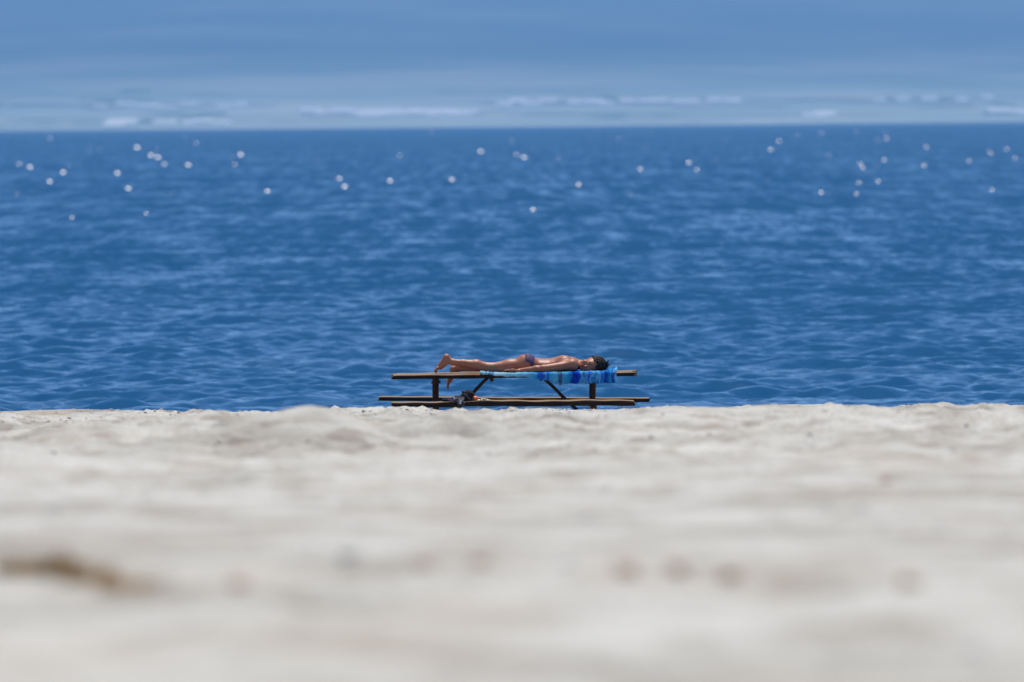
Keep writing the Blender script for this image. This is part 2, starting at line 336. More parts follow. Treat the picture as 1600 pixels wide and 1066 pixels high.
# ------------------------------------------------------------------ the picnic table
m_wood = simple('weathered_wood', (0.21, 0.145, 0.09), 0.85, 0.45, 9, 0.5, 0.2, (0.35, 4, 4))
m_shaded_edge = simple('shaded_edge', (0.022, 0.013, 0.008), 0.9, 0.4, 12, 0.8, 0.1, (0.6, 3, 3))  # shade on the plank sides and undersides, put into a near-black colour
m_post = simple('log_wood', (0.05, 0.022, 0.012), 0.85, 0.35, 9, 0.5, 0.2, (4, 4, 0.5))
m_foot = simple('pale_foot', (0.60, 0.57, 0.50), 0.9, 0.12, 20, 0.3)  # pale collar round the base of each post
m_iron = simple('dark_iron', (0.03, 0.025, 0.022), 0.7, 0.3, 30, 0.2)
table = empty('picnic_table', (0, 0, 0), 'rough wooden picnic table of planks and logs with two attached benches', 'picnic table')
def plank(name, a, b_, width, thick, seed, wob=0.006, parent=table, mt=m_wood):
    """a, b_: centres of the two ends of the TOP surface; a rough sawn board with uneven edges and worn corners"""
    a = Vector(a); b_ = Vector(b_); L = (b_-a).length; nseg = max(12, int(L/0.07))
    ex = (b_-a).normalized(); ey = Vector((0, 0, 1)).cross(ex).normalized(); ez = ex.cross(ey)
    hw, c = width/2, min(thick, width)*0.16
    prof = [(-hw+c, 0), (-hw, -c), (-hw, -thick+c), (-hw+c, -thick), (hw-c, -thick), (hw, -thick+c), (hw, -c), (hw-c, 0)]
    V, F = [], []; k = len(prof)
    for i in range(nseg+1):
        t = i/nseg
        for j, (py_, pz_) in enumerate(prof):
            s = L*t
            wy = wob*1.4*(math.sin(s*3.1+seed)+0.6*math.sin(s*8.3+2*seed))*(1 if py_ > 0 else -0.7)
            wz = wob*(0.55*math.sin(s*2.3+seed*1.7)+0.5*math.sin(s*6.1+seed*0.7))*(1 if j in (0, 1, 6, 7) else 0.8) + wob*0.35*math.sin(s*19+j+seed)
            e = 0.012*math.sin(j*2.1+seed) if i in (0, nseg) else 0
            p = a+ex*(s+e)+ey*(py_+wy)+ez*(pz_+wz); V.append(p)
    for i in range(nseg):
        for j in range(k):
            F.append((i*k+j, i*k+(j+1) % k, (i+1)*k+(j+1) % k, (i+1)*k+j))
    F.append(tuple(range(k-1, -1, -1))); F.append(tuple(nseg*k+j for j in range(k)))
    F = [tuple(reversed(f)) for f in F]
    o = obj(name, V, F, mt, parent, smooth=False)
    o.data.materials.append(m_shaded_edge)
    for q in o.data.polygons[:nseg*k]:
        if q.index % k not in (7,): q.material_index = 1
    return o
def tube(pts, radii, sides=10, cap=True):
    V, F = [], []
    pts = [Vector(p) for p in pts]
    for i, p in enumerate(pts):
        t = (pts[min(i+1, len(pts)-1)]-pts[max(i-1, 0)]).normalized()
        u = t.cross(Vector((0.13, 1, 0.21))).normalized(); v = t.cross(u)
        for j in range(sides):
            an_ = 2*math.pi*j/sides; V.append(p+(u*math.cos(an_)+v*math.sin(an_))*radii[i])
    for i in range(len(pts)-1):
        for j in range(sides):
            F.append((i*sides+j, i*sides+(j+1) % sides, (i+1)*sides+(j+1) % sides, (i+1)*sides+j))
    if cap: F += [tuple(range(sides-1, -1, -1)), tuple((len(pts)-1)*sides+j for j in range(sides))]
    return V, F
def log(name, a, b_, r0, r1, seed, parent=table, mt=m_post):
    a, b_ = Vector(a), Vector(b_); k = 9
    pts = [a.lerp(b_, i/k)+Vector((math.sin(i*1.3+seed), math.cos(i*1.7+seed), 0))*0.0035 for i in range(k+1)]
    rr = [(r0+(r1-r0)*i/k)*(1+0.05*math.sin(i*2.2+seed)) for i in range(k+1)]
    return obj(name, *tube(pts, rr, 12), mt, parent)
TOPL, TOPR = P(614, 585.2, 0), P(994, 580.2, 0)
def ztop(x): return TOPL.z+(TOPR.z-TOPL.z)*(x-TOPL.x)/(TOPR.x-TOPL.x)
TH = 0.036
W4 = 0.172
for i, (yc, l_, r_) in enumerate([(-0.264, 0.0, -0.018), (-0.088, 0.02, 0.0), (0.088, -0.01, -0.03), (0.264, 0.015, 0.004)]):
    xa, xb = TOPL.x+l_, TOPR.x+r_
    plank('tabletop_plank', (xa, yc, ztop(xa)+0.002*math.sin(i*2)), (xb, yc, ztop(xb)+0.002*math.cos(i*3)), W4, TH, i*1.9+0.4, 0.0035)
FBL, FBR = P(613, 628.5, -0.60), P(991, 624.5, -0.60)
RBL, RBR = P(592, 619.6, 0.60), P(1014, 622.2, 0.60)
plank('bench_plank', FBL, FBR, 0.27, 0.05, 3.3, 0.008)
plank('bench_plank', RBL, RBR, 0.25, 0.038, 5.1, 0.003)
def zfb(x): return FBL.z+(FBR.z-FBL.z)*(x-FBL.x)/(FBR.x-FBL.x)
def zrb(x): return RBL.z+(RBR.z-RBL.z)*(x-RBL.x)/(RBR.x-RBL.x)
for px, s in ((681, 1), (926, 2)):
    x = P(px, 610, 0).x
    log('post', (x, 0, -0.35), (x, 0, ztop(x)-TH+0.004), 0.037, 0.032, s)
    zf = P(px, 633.5, 0).z; log('post_foot', (x, 0, -0.4), (x, 0, zf), 0.046, 0.042, s+2, mt=m_foot)
    # cross bearer carrying both benches, and one under the tabletop
    zb = min(zfb(x), zrb(x))-0.036
    log('bench_bearer', (x+0.002, -0.72, zfb(x)-0.05-0.022), (x+0.002, 0.72, zrb(x)-0.038-0.022), 0.026, 0.026, s+4)
    log('top_bearer', (x, -0.33, ztop(x)-TH-0.022), (x, 0.33, ztop(x)-TH-0.022), 0.025, 0.025, s+7)
a0 = P(764, 590, 0); a1 = P(690, 664, 0); log('brace', (a0.x, 0.0, ztop(a0.x)-TH+0.003), (a1.x, 0.0, a1.z), 0.016, 0.019, 3)
a0 = P(846, 589, 0); a1 = P(920, 659, 0); log('brace', (a0.x, 0.0, ztop(a0.x)-TH+0.003), (a1.x, 0.0, a1.z), 0.016, 0.019, 5)
for px in (768, 845):
    x = P(px, 590, 0).x; log('middle_bearer', (x, -0.33, ztop(x)-TH-0.016), (x, 0.33, ztop(x)-TH-0.016), 0.018, 0.018, px)
x = P(681, 595, 0).x
for k, dz in enumerate((0.0, 0.016)):
    V, F = tube([(x+0.043*math.cos(q*0.6545), 0.043*math.sin(q*0.6545), ztop(x)-0.075-dz+0.004*math.sin(q)) for q in range(10)], [0.007]*10, 6); obj('wire_binding', V, F, m_iron, table)

# ------------------------------------------------------------------ implicit surfaces (continuous bodies)
def surface_nets(f, org, h):
    s = f < 0; nx, ny, nz = f.shape
    c = [(0, 0, 0), (1, 0, 0), (0, 1, 0), (1, 1, 0), (0, 0, 1), (1, 0, 1), (0, 1, 1), (1, 1, 1)]
    sl_ = lambda a, o: a[o[0]:nx-1+o[0], o[1]:ny-1+o[1], o[2]:nz-1+o[2]]
    cnt = sum(sl_(s, o).astype(np.int8) for o in c)
    act = (cnt > 0) & (cnt < 8)
    idx = np.full(act.shape, -1, np.int64); I = np.argwhere(act); idx[act] = np.arange(len(I))
    acc = np.zeros((len(I), 3)); num = np.zeros(len(I))
    fv = [f[I[:, 0]+o[0], I[:, 1]+o[1], I[:, 2]+o[2]] for o in c]
    for a in range(8):
        for b_ in range(a+1, 8):
            d_ = np.abs(np.array(c[a])-np.array(c[b_]))
            if d_.sum() != 1: continue
            m = (fv[a] < 0) != (fv[b_] < 0)
            t = np.where(m, fv[a]/np.where(m, fv[a]-fv[b_], 1), 0)
            p = np.array(c[a])[None]+(np.array(c[b_])-np.array(c[a]))[None]*t[:, None]
            acc += p*m[:, None]; num += m
    V = (I+acc/num[:, None])*h+np.array(org)
    F = []
    for ax in range(3):
        o1, o2 = [(1, 2), (2, 0), (0, 1)][ax]
        sh = [slice(1, -1)]*3; sh[ax] = slice(0, -1)
        s0 = s[tuple(sh)]; sh2 = list(sh); sh2[ax] = slice(1, None); s1 = s[tuple(sh2)]
        Q = np.argwhere(s0 != s1); fl = s0[s0 != s1]
        Q = Q+1; Q[:, ax] -= 1
        e1 = np.zeros(3, int); e1[o1] = 1; e2 = np.zeros(3, int); e2[o2] = 1
        g = lambda q: idx[q[:, 0], q[:, 1], q[:, 2]]
        quad = np.stack([g(Q-e1-e2), g(Q-e2), g(Q), g(Q-e1)], -1)
        quad[~fl] = quad[~fl][:, ::-1]; F.append(quad)
    return V.astype(np.float32), np.concatenate(F)
class Field:
    def __init__(s, lo, hi, h):
        s.h = h; s.lo = np.array(lo, float)
        ax = [np.arange(lo[i], hi[i]+h, h, dtype=np.float32) for i in range(3)]
        s.X, s.Y, s.Z = np.meshgrid(*ax, indexing='ij', sparse=True); s.ax = ax
        s.f = np.full([len(a) for a in ax], 0.5, np.float32)
    def box(s, lo, hi):
        return tuple(slice(max(0, int(np.searchsorted(s.ax[i], lo[i]))), int(np.searchsorted(s.ax[i], hi[i]))) for i in range(3))
    def join(s, sl, d, k):
        a = s.f[sl]; hh = np.clip(0.5+0.5*(a-d)/k, 0, 1); s.f[sl] = a*(1-hh)+d*hh-k*hh*(1-hh)
    def cap(s, a, b_, ra, rb, k=0.02, sy=1.0, y0=0.0):
        a, b_ = np.array(a, float), np.array(b_, float); R = max(ra, rb)*max(1, sy)+0.06
        sl = s.box(np.minimum(a, b_)-R, np.maximum(a, b_)+R)
        X = s.ax[0][sl[0]][:, None, None]-a[0]; Y = (s.ax[1][sl[1]][None, :, None]-a[1])/sy; Z = s.ax[2][sl[2]][None, None, :]-a[2]
        d = b_-a; d[1] /= sy; L2 = max(1e-9, (d**2).sum())
        t = np.clip((X*d[0]+Y*d[1]+Z*d[2])/L2, 0, 1)
        q = np.sqrt((X-t*d[0])**2+(Y-t*d[1])**2+(Z-t*d[2])**2)-(ra+(rb-ra)*t)
        s.join(sl, q.astype(np.float32), k)
    def ell(s, c, r, k=0.02, rot=None, sub=False):
        c, r = np.array(c, float), np.array(r, float); R = r.max()+0.06; sl = s.box(c-R, c+R)
        p = np.stack(np.broadcast_arrays(s.ax[0][sl[0]][:, None, None]-c[0], s.ax[1][sl[1]][None, :, None]-c[1], s.ax[2][sl[2]][None, None, :]-c[2]), -1)
        if rot is not None: p = p @ np.array(rot)
        k0 = np.sqrt(((p/r)**2).sum(-1)); k1 = np.sqrt(((p/(r*r))**2).sum(-1))+1e-6
        d = (k0*(k0-1)/k1).astype(np.float32)
        if sub:
            a = s.f[sl]; hh = np.clip(0.5-0.5*(a+d)/k, 0, 1); s.f[sl] = a*(1-hh)-d*hh+k*hh*(1-hh)
        else: s.join(sl, d, k)

# ------------------------------------------------------------------ the towel
m_tow, n, l, b = mat('towel_cloth')
tc = N(n, 'TexCoord'); sx = N(n, 'SeparateXYZ'); l.new(tc.outputs['Object'], sx.inputs[0])
nz_ = N(n, 'TexNoise'); nz_.inputs['Scale'].default_value = 16; nz_.inputs['Detail'].default_value = 4; mpt = N(n, 'Mapping'); mpt.inputs['Scale'].default_value = (1, 0.5, 0.5); l.new(tc.outputs['Object'], mpt.inputs[0]); l.new(mpt.outputs[0], nz_.inputs['Vector'])
ma = N(n, 'Math', operation='MULTIPLY_ADD'); ma.inputs[1].default_value = 0.17; l.new(nz_.outputs[0], ma.inputs[0]); l.new(sx.outputs[0], ma.inputs[2])
mr = N(n, 'MapRange'); X0, X1 = P(752, 583, -.3).x, P(964, 583, -.3).x
mr.inputs['From Min'].default_value = X0+0.085; mr.inputs['From Max'].default_value = X1+0.085; l.new(ma.outputs[0], mr.inputs[0])
cy, roy, dk, pale, mid = (0.06, 0.52, 0.85), (0.014, 0.15, 0.75), (0.01, 0.045, 0.55), (0.55, 0.80, 0.88), (0.02, 0.28, 0.70)
lt = (0.22, 0.68, 0.92)
seq = [(0, pale), (.08, (0.10, 0.40, 0.70)), (.12, pale), (.36, lt), (.41, cy), (.445, roy), (.465, lt), (.485, roy), (.50, cy), (.55, lt), (.58, mid), (.595, lt), (.62, cy), (.655, mid), (.675, dk), (.71, roy), (.73, lt), (.755, mid), (.775, lt), (.80, roy), (.815, lt), (.84, mid), (.86, lt), (.88, roy), (.90, cy), (.925, dk), (.94, mid), (.955, cy), (.97, dk), (.985, lt)]
r = ramp(n, seq); l.new(mr.outputs[0], r.inputs[0])
l.new(r.outputs[0], b.inputs['Base Color']); b.inputs['Roughness'].default_value = 0.9; b.inputs['Specular IOR Level'].default_value = 0.1
bu = N(n, 'Bump'); bu.inputs['Strength'].default_value = 0.4; bu.inputs['Distance'].default_value = 0.004
nf = N(n, 'TexNoise'); nf.inputs['Scale'].default_value = 240; l.new(tc.outputs['Object'], nf.inputs['Vector']); l.new(nf.outputs[0], bu.inputs['Height']); l.new(bu.outputs[0], b.inputs['Normal'])
# cloth is thin: some of the sunlight behind it comes through
trn = N(n, 'BsdfTranslucent'); l.new(r.outputs[0], trn.inputs[0]); mxs = N(n, 'MixShader'); mxs.inputs[0].default_value = 0.6
l.new(b.outputs[0], mxs.inputs[1]); l.new(trn.outputs[0], mxs.inputs[2]); l.new(mxs.outputs[0], n['Material Output'].inputs[0])
nx, nv = 150, 46
V = []
def hang(px):
    return np.interp(px, [752, 765, 790, 826, 834, 850, 868, 885, 920, 964], [0.005, 0.012, 0.028, 0.034, 0.056, 0.066, 0.094, 0.104, 0.106, 0.104])
for i in range(nx):
    px = 752+(964-752)*i/(nx-1)
    x = P(px, 583, -0.3).x; hg = float(hang(px))+0.003*math.sin(i*0.5)
    back = 0.24+0.03*math.sin(i*0.11)
    front = -0.372
    tot = (back-front)+hg
    for j in range(nv):
        s = tot*j/(nv-1)
        z0 = ztop(x)+0.009
        wr = 0.004*math.sin(x*31+s*7)+0.004*math.sin(x*57-s*11)
        bunch = max(0, 1-(px-752)/26)*0.012*(1+math.sin(px*1.1+s*23)) if px < 778 else 0
        if px > 946: bunch += (px-946)/18*0.013*(1+math.sin(px*0.9+s*19))*0.8
        if s < back-front: y = back-s; z = z0+abs(wr)*0.7+bunch
        else:
            q = s-(back-front); y = front-0.004-0.008*(0.5+0.5*math.sin(x*60+q*9))*min(1, q/0.03)*1.2; z = z0-q+bunch*max(0, 1-q/0.02)
        V.append((x+0.01*math.sin(s*9)*(1 if i < 3 or i > nx-4 else 0.3), y, z))
F = [tuple(int(v) for v in f) for f in grid_faces(nx, nv)]
tow = obj('beach_towel', V, F, m_tow, label='blue and cyan striped beach towel spread on the tabletop, hanging over its edge', cat='towel')
md = tow.modifiers.new('thick', 'SOLIDIFY'); md.thickness = 0.005; md.offset = 1
# dark cord dangling over the towel edge
m_cord = simple('dark_cord', (0.035, 0.03, 0.03), 0.8)
c0 = P(873, 583, -0.37); 
pts = [Vector((c0.x-0.01, -0.30, ztop(c0.x)+0.02)), Vector((c0.x-0.004, -0.37, ztop(c0.x)+0.017)), Vector((c0.x, -0.392, ztop(c0.x)-0.02)), Vector((c0.x+0.008, -0.397, ztop(c0.x)-0.08)), Vector((c0.x+0.012, -0.396, ztop(c0.x)-0.118)),
       Vector((c0.x+0.022, -0.396, ztop(c0.x)-0.10)), Vector((c0.x+0.026, -0.394, ztop(c0.x)-0.03)), Vector((c0.x+0.026, -0.375, ztop(c0.x)+0.016)), Vector((c0.x+0.03, -0.31, ztop(c0.x)+0.02))]
obj('cord', *tube(pts, [0.0045]*len(pts), 6), m_cord, label='thin dark cord looped over the hanging edge of the blue towel', cat='cord')

# ------------------------------------------------------------------ the sunbather
H = 0.0045
YB = -0.03
def B(px, py, y): return np.array(P(px, py, y))
lo = B(668, 612, 0.3); hi = B(962, 545, 0.3)
lo_ = (lo[0], -0.46, lo[2]-0.01); hi_ = (hi[0], 0.50, hi[2]+0.03)
fb_ = Field(lo_, hi_, H)
px2m = 1/158.7
# torso
pel, wai, che, nck = B(825, 569.5, YB), B(851, 571.5, YB), B(880, 569.3, YB), B(899, 569.5, YB)
fb_.cap(pel, wai, 0.080, 0.062, 0.03, 1.85)
fb_.cap(wai, che, 0.062, 0.082, 0.03, 1.85)
fb_.cap(che, B(892, 569, YB), 0.082, 0.066, 0.03, 2.0)
for s in (-1, 1):
    fb_.ell(B(822, 565.5, YB+s*0.078), (0.085, 0.078, 0.078), 0.02)
    fb_.ell(B(883, 562.5, YB+s*0.085), (0.055, 0.05, 0.038), 0.03)
# neck and head (lying on its side, face to the water's near side)
fb_.cap(B(893, 568.5, YB), B(912, 570.5, YB+0.0), 0.055, 0.047, 0.035)
hc = B(926, 570.5, YB-0.01)
fb_.ell(hc+np.array((0.012, 0.012, 0.0)), (0.098, 0.092, 0.076), 0.02)              # skull
fb_.ell(B(916, 571.5, YB-0.055), (0.078, 0.058, 0.060), 0.02)                         # face
fb_.ell(B(908.5, 573.5, YB-0.085), (0.026, 0.026, 0.030), 0.02)                       # chin
fb_.cap(B(918.5, 572.2, YB-0.112), B(914.3, 572.8, YB-0.130), 0.008, 0.0135, 0.012)   # nose
fb_.cap(B(911.5, 569.9, YB-0.108), B(911.3, 575.8, YB-0.108), 0.0075, 0.0075, 0.010)  # lips
for dz in (-0.030, 0.030):
    fb_.cap(hc+np.array((-0.028, -0.098, dz-0.012)), hc+np.array((-0.026, -0.094, dz*1.5-0.012)), 0.011, 0.010, 0.015)   # brows
    fb_.ell(hc+np.array((-0.047, -0.105, dz-0.012)), (0.014, 0.014, 0.017), 0.008, sub=True)     # eye sockets
    fb_.ell(hc+np.array((-0.046, -0.092, dz-0.012)), (0.012, 0.013, 0.014), 0.005)              # closed lids
    fb_.ell(B(914.5, 571.5, YB-0.085)+np.array((0, 0, dz*1.2)), (0.026, 0.024, 0.022), 0.02)     # cheeks
# upper ear
fb_.ell(B(924, 560.2, YB+0.005), (0.030, 0.019, 0.010), 0.008)
# near leg, up on its toes
hipn, knen, calf, ankn = B(824, 570.5, YB-0.085), B(766, 575.3, YB-0.10), B(744, 570.6, YB-0.11), B(708, 566, YB-0.12)
fb_.cap(hipn, B(796, 573, YB-0.09), 0.086, 0.070, 0.035, 1.0); fb_.cap(B(796, 573, YB-0.09), knen, 0.070, 0.049, 0.03)
fb_.cap(knen, calf, 0.047, 0.053, 0.03); fb_.cap(calf, B(724, 568.2, YB-0.115), 0.053, 0.040, 0.02); fb_.cap(B(724, 568.2, YB-0.115), ankn, 0.040, 0.031, 0.02)
heel = B(697.5, 558.8, YB-0.12)
fb_.cap(ankn, B(701, 563, YB-0.12), 0.031, 0.030, 0.015); fb_.ell(heel, (0.032, 0.031, 0.037), 0.02)
ball = B(684.5, 574.5, YB-0.12)
fb_.cap(heel, ball, 0.029, 0.021, 0.02, 1.25); fb_.cap(B(699, 564.5, YB-0.12), B(689, 574.5, YB-0.12), 0.029, 0.020, 0.02, 1.2)
for i, (dy, L, rr) in enumerate([(0.034, 1.0, 0.0125), (0.014, 1.02, 0.0095), (-0.003, 0.95, 0.009), (-0.019, 0.85, 0.0085), (-0.034, 0.72, 0.008)]):
    a = ball+np.array((-0.004, dy*0.85, -0.004)); t1 = B(684.5-5.0*L, 574.5+5.0*L, YB-0.12)+np.array((0, dy, 0)); t2 = t1+np.array((0.012, 0, -0.016))*L
    fb_.cap(a, t1, 0.014, rr, 0.008); fb_.cap(t1, t2, rr, rr*0.9, 0.005)
# far leg: splayed, the foot hanging over the far edge of the tabletop
hipf, knef, ankf = B(824, 570.5, YB+0.085), B(768, 575.3, 0.19), B(717, 575.2, 0.375)
fb_.cap(hipf, B(797, 573, 0.12), 0.086, 0.070, 0.035); fb_.cap(B(797, 573, 0.12), knef, 0.070, 0.049, 0.03)
clf = B(747, 574.2, 0.262)
fb_.cap(knef, clf, 0.047, 0.050, 0.03); fb_.cap(clf, ankf, 0.050, 0.032, 0.02)
heelf = B(708.5, 577, 0.40); ballf = B(701, 597, 0.425)
fb_.cap(ankf, heelf, 0.031, 0.029, 0.02); fb_.ell(heelf, (0.033, 0.030, 0.033), 0.015)
fb_.cap(heelf, ballf, 0.029, 0.021, 0.02, 1.2); fb_.cap(B(713, 581, 0.40), ballf, 0.026, 0.020, 0.02, 1.2)
for i, (dy, L, rr) in enumerate([(-0.034, 1.0, 0.0125), (-0.014, 1.02, 0.0095), (0.003, 0.95, 0.009), (0.019, 0.85, 0.0085), (0.034, 0.72, 0.008)]):
    a = ballf+np.array((0, dy*0.85, 0)); t1 = B(701-1.6*L, 597+8.0*L, 0.425)+np.array((0, dy, 0)); t2 = t1+np.array((0.004, 0, -0.014))*L
    fb_.cap(a, t1, 0.014, rr, 0.008); fb_.cap(t1, t2, rr, rr*0.9, 0.005)
# arms
def arm(s, sh, el, wr, tipdir):
    fb_.ell(sh, (0.058, 0.056, 0.056), 0.035)
    fb_.cap(sh, el, 0.046, 0.036, 0.03); mid = el+(wr-el)*0.3
    fb_.cap(el, mid, 0.035, 0.036, 0.02); fb_.cap(mid, wr, 0.036, 0.024, 0.02)
    palm0 = wr+tipdir*0.018; palm1 = wr+tipdir*0.080
    fb_.cap(palm0, palm1, 0.0155, 0.0140, 0.015, 2.4)
    for i, (dy, L) in enumerate([(-0.031, 0.060), (-0.0105, 0.074), (0.0105, 0.080), (0.031, 0.072)]):
        dy *= s
        a = palm1+np.array((0, dy, 0.0)); m1 = a+tipdir*L*0.5+np.array((0, dy*0.12, 0.012)); m2 = m1+tipdir*L*0.5+np.array((0, dy*0.12, -0.006))
        fb_.cap(a, m1, 0.0095, 0.0085, 0.006); fb_.cap(m1, m2, 0.0085, 0.0072, 0.004)
    tb = wr+tipdir*0.03+np.array((0, s*0.030, 0.004)); t1 = tb+tipdir*0.035+np.array((0, s*0.026, 0.010)); t2 = t1+tipdir*0.028+np.array((0, s*0.006, 0.004))
    fb_.cap(tb, t1, 0.014, 0.0105, 0.012); fb_.cap(t1, t2, 0.0105, 0.0085, 0.005)
arm(-1, B(894, 570.2, YB-0.165), B(849, 576.2, YB-0.24), B(812.5, 579.6, YB-0.215), np.array((-0.985, 0.10, -0.02)))
arm(1, B(894, 570.2, YB+0.165), B(849, 576.0, YB+0.235), B(812, 579.0, YB+0.215), np.array((-0.985, -0.10, -0.02)))
m_skin, n, l, b = mat('tanned_skin')
tc = N(n, 'TexCoord'); no = N(n, 'TexNoise'); no.inputs['Scale'].default_value = 14; no.inputs['Detail'].default_value = 4; l.new(tc.outputs['Object'], no.inputs['Vector'])
r = ramp(n, [(0.3, (0.27, 0.088, 0.042)), (0.7, (0.36, 0.13, 0.065))]); l.new(no.outputs[0], r.inputs[0]); l.new(r.outputs[0], b.inputs['Base Color'])
b.inputs['Roughness'].default_value = 0.5; b.inputs['Specular IOR Level'].default_value = 0.5
b.inputs['Subsurface Weight'].default_value = 0.12; b.inputs['Subsurface Radius'].default_value = (0.02, 0.008, 0.004); b.inputs['Subsurface Scale'].default_value = 0.5
# flatten the underside where the body rests on the towel and boards
body = fb_.f.copy()
zt_ = np.array([ztop(x) for x in fb_.ax[0]], np.float32)[:, None, None]+0.012
Yg = fb_.ax[1][None, :, None]; Zg = fb_.ax[2][None, None, :]
under = (zt_-0.003) - Zg
under = np.where((Yg < 0.362), under, -1)
under = np.where(fb_.ax[0][:, None, None] < P(690, 580, 0).x, np.where(Yg < 0.30, zt_-0.012-Zg, -1), under)
bodyf = np.maximum(body, under)
V, F = surface_nets(bodyf, fb_.lo, H)
person = obj('person', V, F, m_skin, label='person in purple swim bottoms lying face down on the towel, one foot on its toes', cat='person')
sm = person.modifiers.new('smooth', 'SMOOTH'); sm.factor = 0.5; sm.iterations = 4
# swim bottoms: a thin shell grown from the body itself
Xg = fb_.ax[0][:, None, None]
def reg(px): return P(px, 570, 0).x
slope_top = Xg-reg(835.5)-0.22*(Zg-pel[2]-0.06)
leg_dist = np.abs(Yg-YB)
lowcut = reg(818.0)+np.clip(leg_dist-0.02, 0, 1)*0.14 - Xg
region = np.maximum(slope_top, lowcut)
region = np.maximum(region, (np.abs(Yg-YB)-0.17))
V, F = surface_nets(np.maximum(np.maximum(body-0.0065, region), under-0.002), fb_.lo, H)
m_swim = simple('purple_cloth', (0.042, 0.022, 0.085), 0.75, 0.35, 60)
so_ = obj('swim_bottoms', V, F, m_swim, person); q = so_.modifiers.new('smooth', 'SMOOTH'); q.factor = 0.5; q.iterations = 3
# hair: cap over the skull plus loose locks
hf = Field((hc[0]-0.12, hc[1]-0.14, hc[2]-0.12), (hc[0]+0.19, hc[1]+0.17, hc[2]+0.13), H)
hf.ell(hc+np.array((0.020, 0.016, 0.002)), (0.108, 0.104, 0.087), 0.02)
hf.ell(hc+np.array((0.085, 0.03, -0.005)), (0.055, 0.07, 0.06), 0.03)
X_, Y_, Z_ = hf.ax[0][:, None, None]-hc[0], hf.ax[1][None, :, None]-hc[1], hf.ax[2][None, None, :]-hc[2]
cut = (0.018 - X_) - 0.55*np.clip(Y_+0.05, -0.2, 0.2) + 0.012*np.sin(Z_*90)
hairf = np.maximum(hf.f, cut)+0.006*np.sin(X_*70+Z_*160)*np.sin(Y_*90+Z_*60)
V, F = surface_nets(hairf.astype(np.float32), hf.lo, H)
m_hair = simple('dark_hair', (0.02, 0.012, 0.008), 0.7, 0.4, 60, 0.5, 0.25, (0.4, 3, 3))
hair = obj('hair', V, F, m_hair, person)
HV, HF = [], []
for i in range(138):
    u = rng.normal(0, 1, 3); u[0] = abs(u[0])+0.25; u /= np.linalg.norm(u)
    p0 = hc+np.array((0.03, 0.016, 0.002))+u*np.array((0.10, 0.095, 0.08)); L = rng.uniform(0.022, 0.048)
    if i < 12: u = np.array((0.93, rng.normal(-0.2, 0.3), rng.normal(0.05, 0.3))); p0 = hc+np.array((0.128, 0.0, 0.004))+u*0.012
    tg = np.array((1.0, 0.1, 0.0)); tg = tg-u*tg.dot(u); d1 = (tg*1.2+u*0.25+rng.normal(0, 0.22, 3)) if i >= 12 else u*0.6+rng.normal(0, 0.55, 3); d1 /= np.linalg.norm(d1)
    p1 = p0+d1*L*0.5; p2 = p1+(d1+rng.normal(0, 0.45, 3)+np.array((0, 0, -0.3)))*L*0.45
    p2[2] = max(p2[2], ztop(p2[0])+0.02)
    v, f = tube([p0-d1*0.01, p1, p2], [0.006, 0.005, 0.0015], 5); b0 = len(HV); HV += v; HF += [tuple(k+b0 for k in q) for q in f]
tag(obj('hair_locks', HV, HF, m_hair, hair), kind='stuff')

# ------------------------------------------------------------------ things left on the benches
m_black = simple('black_nylon', (0.009, 0.009, 0.011), 0.8, 0.4, 40, 0.3, 0.2)
zb_ = zfb(P(730, 627, -0.6).x)
g = Field((-1.0, -0.9, 0.3), (-0.2, -0.3, 0.85), 0.006)
c = B(731.5, 620.5, -0.58)
g.ell(c, (0.070, 0.075, 0.068), 0.02); g.ell(c+np.array((-0.03, 0, -0.03)), (0.09, 0.09, 0.042), 0.03); g.ell(c+np.array((0.012, -0.04, -0.035)), (0.06, 0.06, 0.032), 0.02)
Xq, Yq, Zq = g.ax[0][:, None, None], g.ax[1][None, :, None], g.ax[2][None, None, :]
gf = g.f+0.006*np.sin(Xq*75+Zq*40)*np.sin(Yq*60-Zq*55)
zfl = np.array([zfb(x) for x in g.ax[0]])[:, None, None]
gf = np.maximum(gf, np.where(Yq > -0.745, zfl-0.002-Zq, -1)).astype(np.float32)
V, F = surface_nets(gf, g.lo, 0.006)
bag = obj('bag', V, F, m_black, label='round slumped black bag on the near bench plank beside the orange ball', cat='bag')
v, f = tube([c+np.array((-0.05, -0.03, 0.045)), c+np.array((-0.06, -0.06, 0.055)), c+np.array((-0.02, -0.075, 0.05)), c+np.array((0.03, -0.075, 0.04)), c+np.array((0.05, -0.04, 0.03))], [0.007]*5, 8)
obj('handle', v, f, m_black, bag)
# crumpled dark cloth with pale flecks
m_cl, n, l, b = mat('flecked_dark_cloth')
tc = N(n, 'TexCoord'); vo = N(n, 'TexNoise'); vo.inputs['Scale'].default_value = 26; vo.inputs['Detail'].default_value = 2; l.new(tc.outputs['Object'], vo.inputs['Vector'])
r = ramp(n, [(0.0, (0.02, 0.02, 0.028)), (0.60, (0.02, 0.02, 0.03)), (0.64, (0.35, 0.36, 0.42)), (0.72, (0.45, 0.46, 0.5))]); l.new(vo.outputs[0], r.inputs[0]); l.new(r.outputs[0], b.inputs['Base Color']); b.inputs['Roughness'].default_value = 0.85
g = Field((-0.9, -0.95, 0.25), (-0.35, -0.3, 0.7), 0.006)
c2 = B(716, 624.5, -0.62)
g.ell(c2+np.array((0.01, 0, 0.0)), (0.075, 0.10, 0.032), 0.02); g.ell(c2+np.array((-0.05, 0.01, -0.008)), (0.05, 0.08, 0.022), 0.02); g.ell(c2+np.array((0.025, -0.13, -0.022)), (0.045, 0.03, 0.035), 0.03)
Xq, Yq, Zq = g.ax[0][:, None, None], g.ax[1][None, :, None], g.ax[2][None, None, :]
